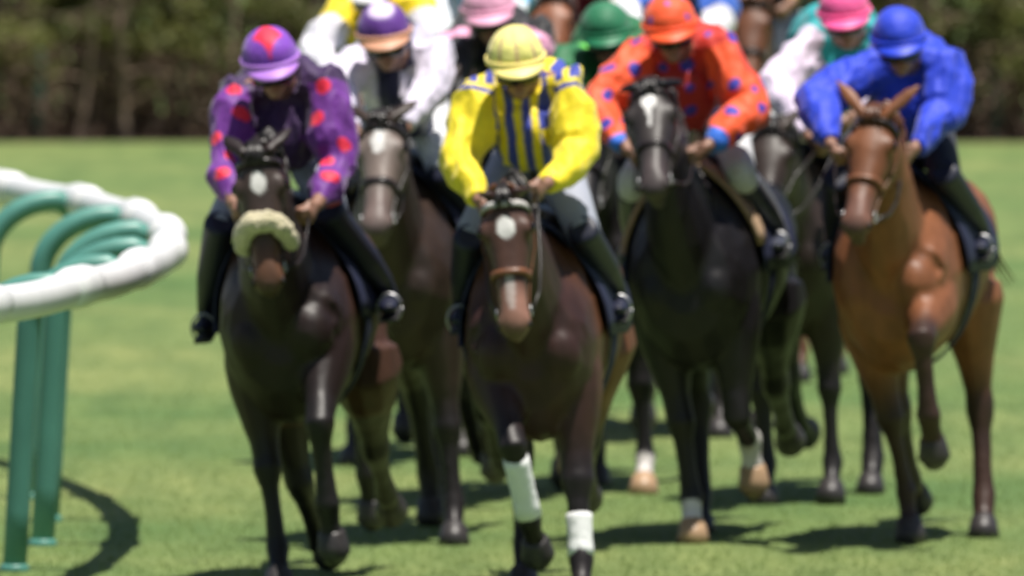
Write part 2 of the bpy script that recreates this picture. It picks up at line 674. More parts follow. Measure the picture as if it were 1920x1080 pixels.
            st = [(E + Vector((0, 0, .08)), .095, .12), (E, .10, .135), (lerp(E, K, .25), .082, .115), (lerp(E, K, .55), .058, .080), (lerp(E, K, .85), .044, .058),
                  (K, .049, .066), (lerp(K, F, .12), .044, .055), (lerp(K, F, .3), .036, .044), (lerp(K, F, .65), .033, .042),
                  (lerp(K, F, .9), .037, .045), (F, .041, .048), (lerp(F, C, .35), .036, .040), (lerp(F, C, .75), .034, .037), (C, .043, .047)]
        thick = [1.50, 1.56, 1.56, 1.50, 1.36, 1.30, 1.34, 1.26, 1.20, 1.20, 1.24, 1.32, 1.24, 1.22, 1.26][:len(st)]
        body.tube([q[0] for q in st], [(q[1] * k_, q[2] * k_) for q, k_ in zip(st, thick)], n=12)
        body.ell(F - dirv(a3) * 0.005 - Vector((math.cos(a3), 0, math.sin(a3))) * 0.022, (0.03, 0.03, 0.035))
        bones.append((nm, E, K, F, C))
        hd = dirv(a3 * 0.85, lat * 0.3)
        hoofs.append((nm, C, hd))
    me = remesh(body, 'racehorse', vox, it=int(round(7 * 0.013 / vox)), fac=0.5)
    V = coords(me)
    N = normals(me)
    # muscle and vein relief
    V = V + N * ((0.006 * wob(V * np.array([1, 1, .6]), 13, sp['seed']) + 0.0022 * folds(V * np.array([1, 1, .7]), 34, sp['seed']))[:, None])
    set_coords(me, V)
    # ---- coat colours, with some sunlight painted in
    base = np.array(sp['coat'])
    C = np.tile(base, (len(V), 1))
    C *= (1 + 0.22 * wob(V, 5.0, sp['seed']))[:, None]
    if 'under' in sp:
        C = mix(C, sp['under'], sstep(V[:, 2], 1.25, 0.8) * 0.6 * (V[:, 0] < 0.6))
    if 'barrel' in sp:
        C = mix(C, sp['barrel'], sstep(V[:, 0], 0.38, 0.02) * (V[:, 2] > 0.7))  # sunlit warmth painted into barrel and flanks; chest keeps the darker coat
    pt = np.array(sp.get('points', (0.012, 0.010, 0.011)))
    onleg = np.zeros(len(V))
    for nm, E, K, F, Cc in bones:
        d0, t0 = segd(V, E, K)
        d1, t1 = segd(V, K, F)
        d2, t2 = segd(V, F, Cc)
        near = np.minimum(np.minimum(d0, d1), d2)
        al = np.where((d0 <= d1) & (d0 <= d2), t0, np.where(d1 <= d2, 1 + t1, 2 + t2))
        w = sstep(al, 0.45, 1.0) * (near < 0.11)
        C = mix(C, pt, w * sp.get('point_amt', 0.9))
        onleg = np.maximum(onleg, w)
        s0 = sp.get('socks', {}).get(nm)
        if s0 is not None:
            e = s0 + 0.06 * wob(V, 25, 3)
            C = mix(C, (0.72, 0.68, 0.66), sstep(al, e - 0.04, e + 0.04) * (near < 0.09))
    hl = V - np.array(H.P)
    u = hl @ np.array(H.f)
    la = hl @ np.array(H.s)
    hh = hl @ np.array(H.n)
    inhead = (u > -0.04) & (u < 0.7) & (np.abs(la) < 0.14) & (hh > -0.33) & (hh < 0.1)
    if 'face' in sp:
        C = mix(C, sp['face'], sstep(u, 0.02, 0.12) * inhead * 0.85)  # paler heads; overhead sun on them is painted into the coat
    mzc = sp.get('muzzle_col')
    if mzc is not None:
        C = mix(C, mzc, sstep(u, 0.36, 0.47) * inhead)
    dk = sstep(u, 0.53, 0.61) * inhead * 0.6
    C = mix(C, (0.03, 0.025, 0.025), dk)
    for (u0, w0, l0, *k0) in sp.get('marks', []):
        e = ((u - u0) / l0) ** 2 + (la / w0) ** 2
        wv = 0.25 * wob(V, 30, 5)
        C = mix(C, (0.74, 0.72, 0.70), sstep(1.15 + wv - e, 0.0, 0.3) * inhead * (hh > -0.06) * (k0[0] if k0 else 1.0))
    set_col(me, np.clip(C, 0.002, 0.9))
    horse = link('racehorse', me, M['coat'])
    horse.matrix_world = Mx
    tag(horse, sp['label'], 'horse', 'racehorses galloping round the bend')
    # ---- small parts
    for sgn in (-1, 1):
        mb = MB()
        mb.ell(H.at(0.165, sgn * 0.103, -0.037), (0.024, 0.015, 0.020), 10, 6, rotH)
        build(mb, 'eye', M['eye'], horse)
        mb = MB()
        rt = rotH @ Matrix.Rotation(sgn * 0.5, 3, 'Z')
        mb.ell(H.at(0.556, sgn * 0.056, -0.038), (0.020, 0.012, 0.017), 10, 6, rt)
        build(mb, 'nostril', M['nostril'], horse)
    for nm, E, K, F, Cc in bones:
        if nm in sp.get('bandage', ()):
            mb = MB()
            b0_ = sp['bandage'][nm]
            r0 = [.040, .052, .054, .051, .053, .050, .052, .053, .055, .042]
            mb.tube([lerp(K, F, t) for t in [b0_ + (.96 - b0_) * q_ for q_ in (0, .01, .13, .27, .4, .54, .68, .83, .99, 1)]], r0, n=14)
            build(mb, 'leg_bandage', M['bandage'], horse)
    for nm, Cc, hd in hoofs:
        mb = MB()
        lat = Vector((0, 1, 0))
        top = Cc - hd * 0.015
        mb.tube([top, Cc, Cc + hd * 0.05, Cc + hd * 0.078 + Vector((0.008, 0, 0)), Cc + hd * 0.082], [.046, (.056, .060), (.064, .070), (.070, .078), (.058, .063)], n=14, lateral=lat)
        build(mb, 'hoof', M['hoof_pale'] if nm in sp.get('pale_hoof', ()) else M['hoof_dark'], horse)
    hm = M[sp.get('hair', 'hair')]
    # mane
    r2 = random.Random(sp['seed'])
    mb = MB()
    side = sp.get('mane_side', 1)
    for k in range(70):
        t = r2.random() * 7.6 + 0.2
        i = min(int(t), 7)
        fr = t - i
        p = lerp(crest[i][0], crest[i + 1][0], fr)
        uv = crest[i][1]
        sv = crest[i][2] * side
        l = r2.uniform(0.10, 0.19)
        j = Vector((r2.uniform(-.04, .02), 0, r2.uniform(-.01, .02)))
        p0 = p - uv * 0.015 + sv * r2.uniform(-.01, .015)
        pts = [p0, p0 + uv * 0.02 + sv * 0.03 + j * .5, p0 - uv * l * 0.35 + sv * 0.07 + j, p0 - uv * l + sv * r2.uniform(.06, .09) + j * 1.5]
        mb.tube(pts, [.010, .013, .010, .002], n=5)
    build(mb, 'mane', hm, horse)
    mb = MB()
    for k in range(9):
        l = r2.uniform(0.05, 0.10)
        a = r2.uniform(-.03, .03)
        pts = [H.at(-0.02, a * .7, -0.005), H.at(0.03, a, 0.022), H.at(l * .6, a * 1.3, 0.026), H.at(l, a * 1.7 + r2.uniform(-.01, .01), 0.02)]
        mb.tube(pts, [.008, .010, .008, .002], n=5)
    build(mb, 'forelock', hm, horse)
    mb = MB()
    for k in range(46):
        a = r2.uniform(-.045, .045)
        s0 = Vector((-1.38, a * .6, 1.38 + r2.uniform(-.03, .02)))
        l = r2.uniform(.5, .85)
        e = Vector((-1.0 * l, a * 3 + r2.uniform(-.06, .06), -0.45 * l + r2.uniform(-.1, .1)))
        pts = [s0, s0 + Vector((-.12, a * .3, .03)), s0 + e * .45 + Vector((0, 0, .07)), s0 + e]
        mb.tube(pts, [.014, .018, .013, .002], n=5)
    build(mb, 'tail', hm, horse)

    # ---- bridle
    def band(u0, u1, off, name, mat, a0=0.0, a1=2 * math.pi, th=0.006, steps=30, wobble=0.0):
        rings = []
        full = abs(a1 - a0 - 2 * math.pi) < 1e-6
        ns = steps if full else steps + 1
        for i in range(ns):
            a = a0 + (a1 - a0) * i / steps
            rings.append([H.pt(u0, a, off), H.pt(u0, a, off + th), H.pt(u1, a, off + th), H.pt(u1, a, off)])
        mb = MB()
        vs = [p for r in rings for p in r]
        fs = []
        for i in range(ns if full else ns - 1):
            n2 = (i + 1) % ns
            for j in range(4):
                k = (j + 1) % 4
                fs.append((i * 4 + j, i * 4 + k, n2 * 4 + k, n2 * 4 + j))
        mb.add(vs, fs)
        return build(mb, name, mat, horse)
    lm = M[sp.get('tack', 'leather')]
    band(0.335, 0.362, 0.006, 'noseband', lm)
    if sp.get('fleece'):
        mb = MB()
        rr = []
        pts = [H.pt(0.325, a, 0.026) + H.f * (0.075 * (1 - max(0.0, math.sin(a)))) for a in [math.pi * (-0.10 + 1.20 * i / 20) for i in range(21)]]
        mb.tube(pts, [0.020 + 0.026 * math.sin(math.pi * i / 20) ** 0.7 for i in range(21)], n=12, lateral=H.f)
        fl = remesh(mb, 'sheepskin_noseband', 0.008, 3)
        Vf = coords(fl)
        Vf += normals(fl) * (0.006 * wob(Vf, 90, 2) + 0.004 * wob(Vf, 200, 4))[:, None]
        set_coords(fl, Vf)
        link('sheepskin_noseband', fl, M['fleece'], horse)
    band(0.055, 0.082, 0.008, 'browband', M[sp.get('brow', 'leather')], math.pi * -0.02, math.pi * 1.02)
    for sgn in (-1, 1):
        mb = MB()
        a0 = 0.12 if sgn > 0 else math.pi - 0.12
        pts = [H.pt(x, a0, 0.007) for x in (0.03, 0.10, 0.15, 0.22, 0.30, 0.38, 0.46, 0.50)]
        pts = [p - H.n * 0.03 * min(1, i / 3) for i, p in enumerate(pts)]
        mb.tube(pts, [(0.011, 0.004)] * len(pts), n=6, lateral=H.n)
        build(mb, 'cheek_strap', lm, horse)
        mb = MB()
        bc = H.at(0.495, sgn * 0.068, -0.075)
        pts = [bc + H.f * 0.022 * math.cos(a) + H.n * 0.022 * math.sin(a) for a in [2 * math.pi * i / 16 for i in range(17)]]
        mb.tube(pts, [0.004] * 17, n=6, lateral=H.s)
        build(mb, 'bit_ring', M['metal'], horse)
    mb = MB()
    mb.tube([H.at(0.015, -0.07, -0.03), H.at(-0.012, -0.03, -0.012), H.at(-0.012, 0.03, -0.012), H.at(0.015, 0.07, -0.03)], [(0.012, 0.005)] * 4, n=6)
    build(mb, 'headpiece', lm, horse)

    # ---- saddle, cloth, girth
    def trunk_pt(x, a, off):
        zt = np.interp(-x, [-t[0] for t in ts], [t[1] for t in ts])
        zb = np.interp(-x, [-t[0] for t in ts], [t[2] for t in ts])
        w = np.interp(-x, [-t[0] for t in ts], [t[3] for t in ts])
        c, h = (zt + zb) / 2, (zt - zb) / 2
        ca, sa = math.cos(a), math.sin(a)
        yy = w * 1.08 * math.copysign(abs(ca) ** 0.85, ca)
        if sa > 0 and x > -0.3:
            yy *= 1 - 0.42 * sa ** 2 * sstep(np.array([x]), -0.4, 0.1)[0]
        if sa < 0:
            yy *= 1 - 0.25 * sa ** 2
        p = Vector((x, yy, c + h * math.copysign(abs(sa) ** 0.95, sa)))
        return p + Vector((0, ca, sa)).normalized() * off

    def drape(name, mat, x0, x1, a0, a1, off, th, nx=8, na=24):
        mb = MB()
        top = [[trunk_pt(x0 + (x1 - x0) * i / nx, a0 + (a1 - a0) * j / na, off + th + 0.004 * math.sin(i * 1.7 + j * .8)) for j in range(na + 1)] for i in range(nx + 1)]
        bot = [[trunk_pt(x0 + (x1 - x0) * i / nx, a0 + (a1 - a0) * j / na, off) for j in range(na + 1)] for i in range(nx + 1)]
        W = na + 1
        vs = [p for r in top for p in r] + [p for r in bot for p in r]
        o = W * (nx + 1)
        fs = []
        for i in range(nx):
            for j in range(na):
                q = (i * W + j, i * W + j + 1, (i + 1) * W + j + 1, (i + 1) * W + j)
                fs.append(q)
                fs.append(tuple(reversed([k + o for k in q])))
        for i in range(nx):
            for j in (0, na):
                fs.append((i * W + j, (i + 1) * W + j, (i + 1) * W + j + o, i * W + j + o))
        for j in range(na):
            for i in (0, nx):
                fs.append((i * W + j, i * W + j + 1, i * W + j + 1 + o, i * W + j + o))
        mb.add(vs, fs)
        return build(mb, name, mat, horse)
    drape('saddle_cloth', M[sp.get('cloth', 'navy')], -0.62, 0.10, math.pi * -0.02, math.pi * 1.02, 0.022, 0.010)
    drape('girth', M['navy'], -0.16, -0.06, math.pi * 0.98, math.pi * 2.02, 0.014, 0.010)
    if sp.get('pad'):
        drape('saddle_pad', M['chamois'], 0.06, 0.16, math.pi * 0.06, math.pi * 0.94, 0.024, 0.022)
    if sp.get('breast'):
        mb = MB()
        pts = [Vector((0.0, 0.25, 1.22)), Vector((0.25, 0.245, 1.2)), Vector((0.42, 0.17, 1.2)), Vector((0.50, 0.0, 1.2)),
               Vector((0.42, -0.17, 1.2)), Vector((0.25, -0.245, 1.2)), Vector((0.0, -0.25, 1.22))]
        mb.tube(pts, [(0.02, 0.006)] * 7, n=6, lateral=(0, 0, 1))
        build(mb, 'breast_girth', M[sp['breast']], horse)
    mb = MB()
    sd = [(0.02, 1.63, .09, .035), (-.06, 1.635, .13, .03), (-.18, 1.615, .15, .025), (-.30, 1.62, .16, .03), (-.40, 1.64, .12, .03)]
    rings = []
    for (x, z, w, h) in sd:
        rings.append([Vector((x, w * math.cos(a), z - 0.35 * (w * math.cos(a)) ** 2 / .16 + h * math.sin(a))) for a in [2 * math.pi * i / 14 for i in range(14)]])
    mb.rings(rings)
    build(mb, 'saddle', M['leather'], horse)
    return horse, Mx, H


# ------------------------------------------------------------------ jockeys
def make_jockey(js, hs, Mx, H):
    inv = Mx.inverted()
    Yw = hs['Y']
    vox = js.get('voxel', 0.0075)

    def loc(t):
        return inv @ at(t[0], t[1], Yw - t[2])
    top = loc((js['helmet'][0], js['helmet'][1], 0.30))
    hc = top + Vector((0, 0, -0.165))                      # middle of the head
    pit = R(js.get('pitch', 12))
    rot = Matrix.Rotation(pit, 3, 'Y') @ Matrix.Rotation(R(js.get('turn', 8)), 3, 'Z')

    def hp(x, y, z):
        return hc + rot @ Vector((x, y, z))
    sc = hc + Vector((-0.26, 0, -0.075))
    pel = Vector((-0.50, 0, 1.86 + js.get('seat', 0)))
    el = {-1: loc(js['elbow_r']), 1: loc(js['elbow_l'])}
    ha = {-1: loc(js['hand_r']), 1: loc(js['hand_l'])}
    body = MB()
    # head
    body.ell(hp(-0.015, 0, 0.03), (0.098, 0.077, 0.098), rot=rot)
    body.ell(hp(0.035, 0, -0.045), (0.058, 0.056, 0.075), rot=rot)
    body.ell(hp(0.062, 0, -0.098), (0.030, 0.030, 0.024), rot=rot)             # chin
    body.ell(hp(0.072, 0, 0.022), (0.024, 0.055, 0.014), rot=rot)              # brow
    body.tube([hp(0.080, 0, 0.01), hp(0.100, 0, -0.025), hp(0.092, 0, -0.042)], [.010, (.016, .014), (.017, .010)], n=8)
    for s in (-1, 1):
        body.ell(hp(0.060, s * 0.040, -0.022), (0.022, 0.018, 0.020), rot=rot)  # cheekbone
        body.ell(hp(-0.005, s * 0.080, -0.012), (0.020, 0.010, 0.030), rot=rot)  # ear
    body.ell(hp(0.082, 0, -0.060), (0.012, 0.024, 0.007), rot=rot)
    body.ell(hp(0.080, 0, -0.074), (0.012, 0.022, 0.008), rot=rot)
    body.tube([hp(-0.02, 0, -0.05), lerp(hp(-.03, 0, -.08), sc, .5), sc], [.056, .058, .075], n=12)
    # torso
    mid = lerp(pel, sc, .5) + Vector((0, 0, 0.06))
    body.tube([pel, lerp(pel, mid, .5), mid, lerp(mid, sc, .6), sc + Vector((0.02, 0, 0))], [(.14, .11), (.13, .105), (.145, .115), (.165, .115), (.11, .08)], n=14)
    shd = {}
    for s in (-1, 1):
        sh = sc + Vector((0.02, s * 0.175, -0.03))
        shd[s] = sh
        e, h = el[s], ha[s]
        body.tube([lerp(sc, sh, .5), sh, lerp(sh, e, .4), e, lerp(e, h, .3), lerp(e, h, .85), h], [.06, .062, .050, .043, .044, .030, .026], n=10)
        # hand gripping the reins
        d = (h - e).normalized()
        inw = Vector((0.2, -s, -0.1))
        inw = (inw - d * inw.dot(d)).normalized()
        up = d.cross(inw) * (1 if d.cross(inw).z > 0 else -1)
        body.tube([h - d * .01, h + d * .03, h + d * .075, h + d * .09], [(.024, .017), (.036, .017), (.042, .016), (.036, .012)], n=10, lateral=up)
        for i in range(4):
            ll = (0.030, 0.034, 0.032, 0.026)[i]
            r0 = h + d * (.082 - .004 * abs(i - 1.4)) + up * (.032 - .0205 * i)
            p1 = r0 + d * ll * .7 + inw * ll * .5
            p2 = p1 + inw * ll * 1.0 - d * ll * .35
            p3 = p2 - d * ll * .8
            body.tube([r0 - d * .02, r0, p1, p2, p3], [.0105, .0105, .010, .0095, .008], n=7)
        th = h + d * .022 + up * .036
        body.tube([th - up * .012, th + up * .008 + d * .02, th + d * .045 + inw * .018, th + d * .058 + inw * .034], [.013, .0125, .011, .009], n=7)
    kn, an = {}, {}
    for s in (-1, 1):
        hip = pel + Vector((0.02, s * 0.10, -0.03))
        kn[s] = Vector((0.15, s * 0.235, 1.55 + js.get('knee', 0)))
        an[s] = Vector((-0.27, s * js.get('ankle', (.315, 1.31))[0], js.get('ankle', (.315, 1.31))[1]))
        body.tube([hip, lerp(hip, kn[s], .5), kn[s], lerp(kn[s], an[s], .35), an[s], an[s] + Vector((0.06, 0, -.05)), an[s] + Vector((.17, s * .01, -.075))],
                  [.07, .055, .036, .034, .022, .018, .012], n=10)
    me = remesh(body, 'person', vox, it=2)
    V = coords(me)
    C = np.tile(np.array((0.27, 0.14, 0.095)), (len(V), 1))
    C *= (1 + .08 * wob(V, 30, 1))[:, None]
    lips = np.linalg.norm(V - np.array(hp(0.088, 0, -0.067)), axis=1)
    C = mix(C, (0.22, 0.085, 0.07), sstep(lips, 0.026, 0.014))
    set_col(me, C)
    per = link('person', me, M['skin'])
    per.matrix_world = Mx
    tag(per, js['label'], 'person', 'jockeys riding in the race')

    # ---- silk jacket
    jk = MB()
    jk.tube([lerp(pel, mid, .25), lerp(pel, mid, .6), mid, lerp(mid, sc, .6), sc + Vector((0.01, 0, 0.0)), sc + Vector((0.06, 0, .02))],
            [(.155, .135), (.170, .165), (.185, .185), (.200, .180), (.165, .135), (.085, .075)], n=18)
    jk.ell(lerp(mid, sc, .78) + Vector((0, 0, -0.16)), (.17, .165, .19))
    for s in (-1, 1):
        sh, e, h = shd[s], el[s], ha[s]
        cuff = lerp(e, h, .90)
        jk.tube([lerp(sc, sh, .4), sh, lerp(sh, e, .35), lerp(sh, e, .75), e, lerp(e, h, .3), lerp(e, h, .6), cuff], [.095, .108, .104, .098, .094, .085, .068, .042], n=12)
    jm = remesh(jk, 'jacket', js.get('jvox', 0.009), it=4)
    V = coords(jm)
    N = normals(jm)
    sd = js['seed']
    W = V * np.array([1.0, 1.0, 0.55])
    V2 = V + N * (0.024 * folds(W, 17, sd) + 0.013 * folds(V * np.array([.8, 1.2, .8]), 36, sd + 2) + 0.004 * folds(V * np.array([1.2, 1, .7]), 70, sd + 4) - 0.026)[:, None]
    set_coords(jm, V2)
    d_arm = np.full(len(V), 9.0)
    s_arm = np.zeros(len(V))
    side = np.where(V[:, 1] > np.interp(V[:, 0], [pel.x, sc.x], [pel.y, sc.y]), 1, -1)
    for s in (-1, 1):
        d1, t1 = segd(V, shd[s], el[s])
        d2, t2 = segd(V, el[s], ha[s])
        dd = np.minimum(d1, d2)
        tt = np.where(d1 < d2, t1, 1 + t2)
        better = dd < d_arm
        d_arm = np.where(better, dd, d_arm)
        s_arm = np.where(better, tt, s_arm)
    d_t, t_t = segd(V, pel, sc)
    across = np.zeros(len(V))
    for s in (-1, 1):
        ln = np.array(ha[s] - shd[s])
        nx = np.cross(ln, np.array([1.0, 0, 0]))
        nx /= np.linalg.norm(nx)
        dmid = (V - np.array(el[s])) @ nx
        dsh = (V - np.array(shd[s])) @ nx
        q_ = np.where(s_arm < 1, dsh * (1 - s_arm) + dmid * s_arm, dmid * np.clip(2 - s_arm, 0, 1) + ((V - np.array(ha[s])) @ nx) * np.clip(s_arm - 1, 0, 1))
        across = np.where(side == s, q_ * s, across)
    arm = ((d_arm < 0.14) & (np.abs(V[:, 1] - sc.y) > 0.115) & (s_arm > 0.02)) | ((s_arm > 0.5) & (d_arm < 0.135))
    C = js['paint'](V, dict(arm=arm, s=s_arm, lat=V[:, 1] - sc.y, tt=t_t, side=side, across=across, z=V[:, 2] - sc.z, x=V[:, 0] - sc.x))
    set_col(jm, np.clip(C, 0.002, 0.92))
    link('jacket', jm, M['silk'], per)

    # ---- breeches
    for s in (-1, 1):
        bm = MB()
        hip = pel + Vector((0.02, s * 0.075, -0.02))
        bm.tube([hip + Vector((-.08, 0, .03)), hip, lerp(hip, kn[s], .5), kn[s], lerp(kn[s], an[s], .08), lerp(kn[s], an[s], .2)],
                [.06, .105, .088, .066, .062, .056], n=14)
        build(bm, 'breeches', js.get('breech', M['breech']), per)
        bm = MB()
        a = an[s]
        bm.tube([lerp(kn[s], a, js.get('boot_top', -.10)), lerp(kn[s], a, js.get('boot_top', -.10) + .02), lerp(kn[s], a, .6), lerp(kn[s], a, .9), a + Vector((-.005, 0, -.03)), a + Vector((-0.01, 0, -.06))],
                [.045, .066, .060, .044, .040, .036], n=12)
        bm.tube([a + Vector((-.06, 0, -.055)), a + Vector((-.02, 0, -.05)), a + Vector((.06, 0, -.062)), a + Vector((.14, s * .01, -.075)), a + Vector((.19, s * .012, -.082))],
                [(.030, .03), (.038, .042), (.040, .036), (.042, .028), (.022, .016)], n=12)
        boot = link('boot', remesh(bm, 'boot', 0.010, 2), js.get('boot', M['boot']), per)
        bm = MB()
        bm.box(a + Vector((.065, s * .006, -.112)), (.12, .036, .007), Matrix.Rotation(0.16, 3, 'Y'))
        build(bm, 'sole', M['sole'], boot, sm=False)
        bm = MB()
        c = a + Vector((.09, s * .008, -.06))
        pts = [c + Vector((0, .050 * math.cos(t), .058 * math.sin(t) - .02)) for t in [2 * math.pi * i / 18 for i in range(19)]]
        bm.tube(pts, [.006] * 19, n=6, lateral=(1, 0, 0))
        build(bm, 'stirrup', M['metal'], per)

    # ---- helmet
    rx, ry, rz = 0.138, 0.118, 0.128
    rings = []
    for i in range(11):
        th = math.pi * (0.02 + 0.55 * i / 10)
        rings.append([hp(-0.012 + rx * math.sin(th) * math.cos(p), ry * math.sin(th) * math.sin(p), 0.037 + rz * math.cos(th)) for p in [2 * math.pi * j / 28 for j in range(28)]])
    hm = MB()
    hm.rings(rings)
    hme = hm.mesh('helmet')
    sub = bpy.data.objects.new('t', hme)
    COL.objects.link(sub)
    mo = sub.modifiers.new('s', 'SUBSURF')
    mo.levels = mo.render_levels = 1
    hme2 = bpy.data.meshes.new_from_object(sub.evaluated_get(bpy.context.evaluated_depsgraph_get()))
    bpy.data.objects.remove(sub)
    V = coords(hme2)
    q = (V - np.array(hc)) @ np.array(rot)               # back into the head frame
    set_col(hme2, np.clip(js['cap'](q), 0.002, 0.92))
    V += normals(hme2) * (0.004 * folds(q, 35, sd))[:, None]
    set_coords(hme2, V)
    helm = link('helmet', hme2, M['silk'], per)
    # peak
    pk = MB()
    N_ = 16
    upr, dnr = [], []
    for k in range(4):
        f = k / 3
        row, row2 = [], []
        for j in range(N_ + 1):
            p = R(-68 + 136 * j / N_)
            ex = f * 0.062 * math.cos(p) ** 0.8
            x = -0.012 + (rx - .002) * math.cos(p) + ex
            y = (ry - .002) * math.sin(p)
            z = 0.028 - 0.030 * f * math.cos(p) - 0.006 * (1 - math.cos(p))
            row.append(hp(x, y, z))
            row2.append(hp(x, y, z - 0.007))
        upr.append(row)
        dnr.append(row2)
    Wd = N_ + 1
    vs = [p for r in upr for p in r] + [p for r in dnr for p in r]
    o = Wd * 4
    fs = []
    for i in range(3):
        for j in range(N_):
            qd = (i * Wd + j, i * Wd + j + 1, (i + 1) * Wd + j + 1, (i + 1) * Wd + j)
            fs.append(qd)
            fs.append(tuple(reversed([k + o for k in qd])))
    for j in range(N_):
        fs.append((3 * Wd + j, 3 * Wd + j + 1, 3 * Wd + j + 1 + o, 3 * Wd + j + o))
    for i in range(3):
        for j in (0, N_):
            fs.append((i * Wd + j, (i + 1) * Wd + j, (i + 1) * Wd + j + o, i * Wd + j + o))
    pk.add(vs, fs)
    build(pk, 'peak', js['peak'], helm)
    bd = MB()
    ringp = [[hp(-0.012 + (rx + o2) * math.cos(p), (ry + o2) * math.sin(p), 0.032 + z2) for (o2, z2) in ((-.004, -.012), (.005, -.011), (.005, .011), (-.004, .012))]
             for p in [2 * math.pi * j / 32 for j in range(32)]]
    vs = [p for r in ringp for p in r]
    fs = []
    for i in range(32):
        n2 = (i + 1) % 32
        for j in range(4):
            k = (j + 1) % 4
            fs.append((i * 4 + j, i * 4 + k, n2 * 4 + k, n2 * 4 + j))
    bd.add(vs, fs)
    build(bd, 'helmet_band', js.get('band', js['peak']), helm)
    # goggles
    gg = MB()
    rings = []
    for j in range(15):
        p = R(-72 + 144 * j / 14)
        hh = 0.033 - 0.007 * math.exp(-(p / 0.22) ** 2)
        cx, cy = 0.088 * math.cos(p) + 0.016, 0.084 * math.sin(p)
        rings.append([hp(cx + (o2 * math.cos(p)), cy + o2 * math.sin(p), -0.026 + z2 * hh) for (o2, z2) in ((-.012, -1), (.006, -.9), (.009, 0), (.006, .9), (-.012, 1))])
    gg.rings(rings)
    build(gg, 'goggles', M['goggle'], per)
    ch = MB()
    pts = [hp(0.0, 0.086, 0.02), hp(0.02, 0.080, -0.05), hp(0.045, 0.05, -0.105), hp(0.055, 0, -0.126), hp(0.045, -0.05, -0.105), hp(0.02, -0.080, -0.05), hp(0.0, -0.086, 0.02)]
    ch.tube(pts, [(.008, .003)] * 7, n=6, lateral=(1, 0, 0))
    build(ch, 'chin_strap', M['leather'], per)
    # reins run from the bit rings to the hands
    for s in (-1, 1):
        b = H.at(0.495, s * 0.072, -0.10)
        d = (ha[s] - el[s]).normalized()
        e = ha[s] + d * .075
        m1 = lerp(b, e, .5) + Vector((0, s * .02, -.05))
        rn = MB()
        rn.tube([b, lerp(b, m1, .5) + Vector((0, s * .01, -.015)), m1, lerp(m1, e, .5), e, e - d * .03 + Vector((0, 0, -.03))], [(.010, .004)] * 6, n=6, lateral=(0, 0, 1))
        build(rn, 'rein', M['leather'], hs['obj'])
    return per


# ------------------------------------------------------------------ silks
def arr(V, c):
    return np.tile(np.array(c), (len(V), 1))


PURPLE, RED = lin(104, 32, 138), lin(235, 26, 66)
YEL, BLU = lin(250, 222, 28), lin(52, 66, 170)
ORG, RDO, ROY = lin(250, 88, 34), lin(205, 40, 20), lin(22, 58, 205)
LILAC = lin(228, 220, 240)


def spots(V, cell, r, seed=0):
    """round spots on a jittered grid wrapped over the cloth"""
    q = V / cell + 0.13 * seed
    f = q - np.floor(q) - 0.5
    return sstep(r - np.linalg.norm(f, axis=1), 0.0, 0.06)


def paint_a(V, d):
    C = arr(V, PURPLE)
    for sgn in (-1, 1):
        for c, yy in ((0.10, 0.0), (0.45, 0.05), (0.8, -0.05), (1.15, 0.04), (1.55, -0.02)):
            e = ((d['s'] - c) / 0.085) ** 2 + ((d['across'] - yy) / 0.034) ** 2
            C = mix(C, RED, sstep(1.2 - e, 0, 0.3) * d['arm'] * (d['side'] == sgn))
    C = mix(C, lin(40, 12, 62), (~d['arm']) * 0.9)  # chest shade put into the silk colour, darker than the sleeves
    return mix(C, RED, (d['tt'] < 0.25) * 1.0)


def paint_b(V, d):
    C = arr(V, YEL)
    st = np.sin(d['lat'] / 0.034 * math.pi + 0.6)
    body = ~d['arm']
    C = mix(C, BLU, sstep(st, -0.25, 0.05) * body)
    ep = d['arm'] & (d['s'] < 0.16)
    st2 = np.sin(d['s'] * 42 + d['x'] * 20)
    C = mix(C, BLU, sstep(st2, -0.2, 0.1) * ep)
    return C


def paint_c(V, d):
    C = arr(V, RDO)
    C = mix(C, ORG, sstep(wob(V, 6, 3), -0.5, -0.2) * d['arm'])
    C = mix(C, lin(120, 14, 18), (~d['arm']) * sstep(d['z'], -0.02, -0.12) * 0.6)  # lower chest darkened, its shade painted into the silk
    C = mix(C, lin(52, 52, 170), spots(V + 0.012 * np.stack([wob(V, 40, 1), wob(V, 40, 2), wob(V, 40, 3)], 1), 0.105, 0.30, 1))
    C = mix(C, lin(40, 110, 220), (d['s'] > 1.72) * 1.0)
    return C


def paint_d(V, d):
    return arr(V, ROY)


def paint_e(V, d):
    C = arr(V, LILAC)
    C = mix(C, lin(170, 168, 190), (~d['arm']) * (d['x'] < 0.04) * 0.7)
    C = mix(C, lin(28, 26, 60), sstep(0.095 - np.abs(d['lat']), 0, 0.03) * (~d['arm']))
    return C


def paint_f(V, d):
    C = arr(V, lin(24, 22, 28))
    C = mix(C, lin(240, 170, 205), (d['arm'] & (d['s'] > 0.15) & (d['s'] < 0.5)) * 1.0)
    return C


def paint_g(V, d):
    C = arr(V, lin(12, 105, 58))
    C = mix(C, lin(110, 215, 80), (d['arm'] & (d['s'] > 0.05) & (d['s'] < 0.5)) * 1.0)
    return C


def paint_h(V, d):
    C = arr(V, lin(28, 165, 170))
    C = mix(C, lin(232, 215, 238), d['arm'] * 1.0)
    return C


def paint_i(V, d):
    C = arr(V, lin(246, 216, 18))
    return mix(C, lin(236, 232, 244), (d['arm'] & (d['s'] > 0.38)) * 1.0)


def paint_j(V, d):
    C = arr(V, lin(120, 190, 236))
    return mix(C, lin(236, 240, 248), (d['arm'] & (d['s'] > 0.9)) * 1.0)


def paint_k(V, d):
    C = arr(V, lin(120, 20, 34))
    return mix(C, lin(236, 232, 228), (d['arm']) * 1.0)


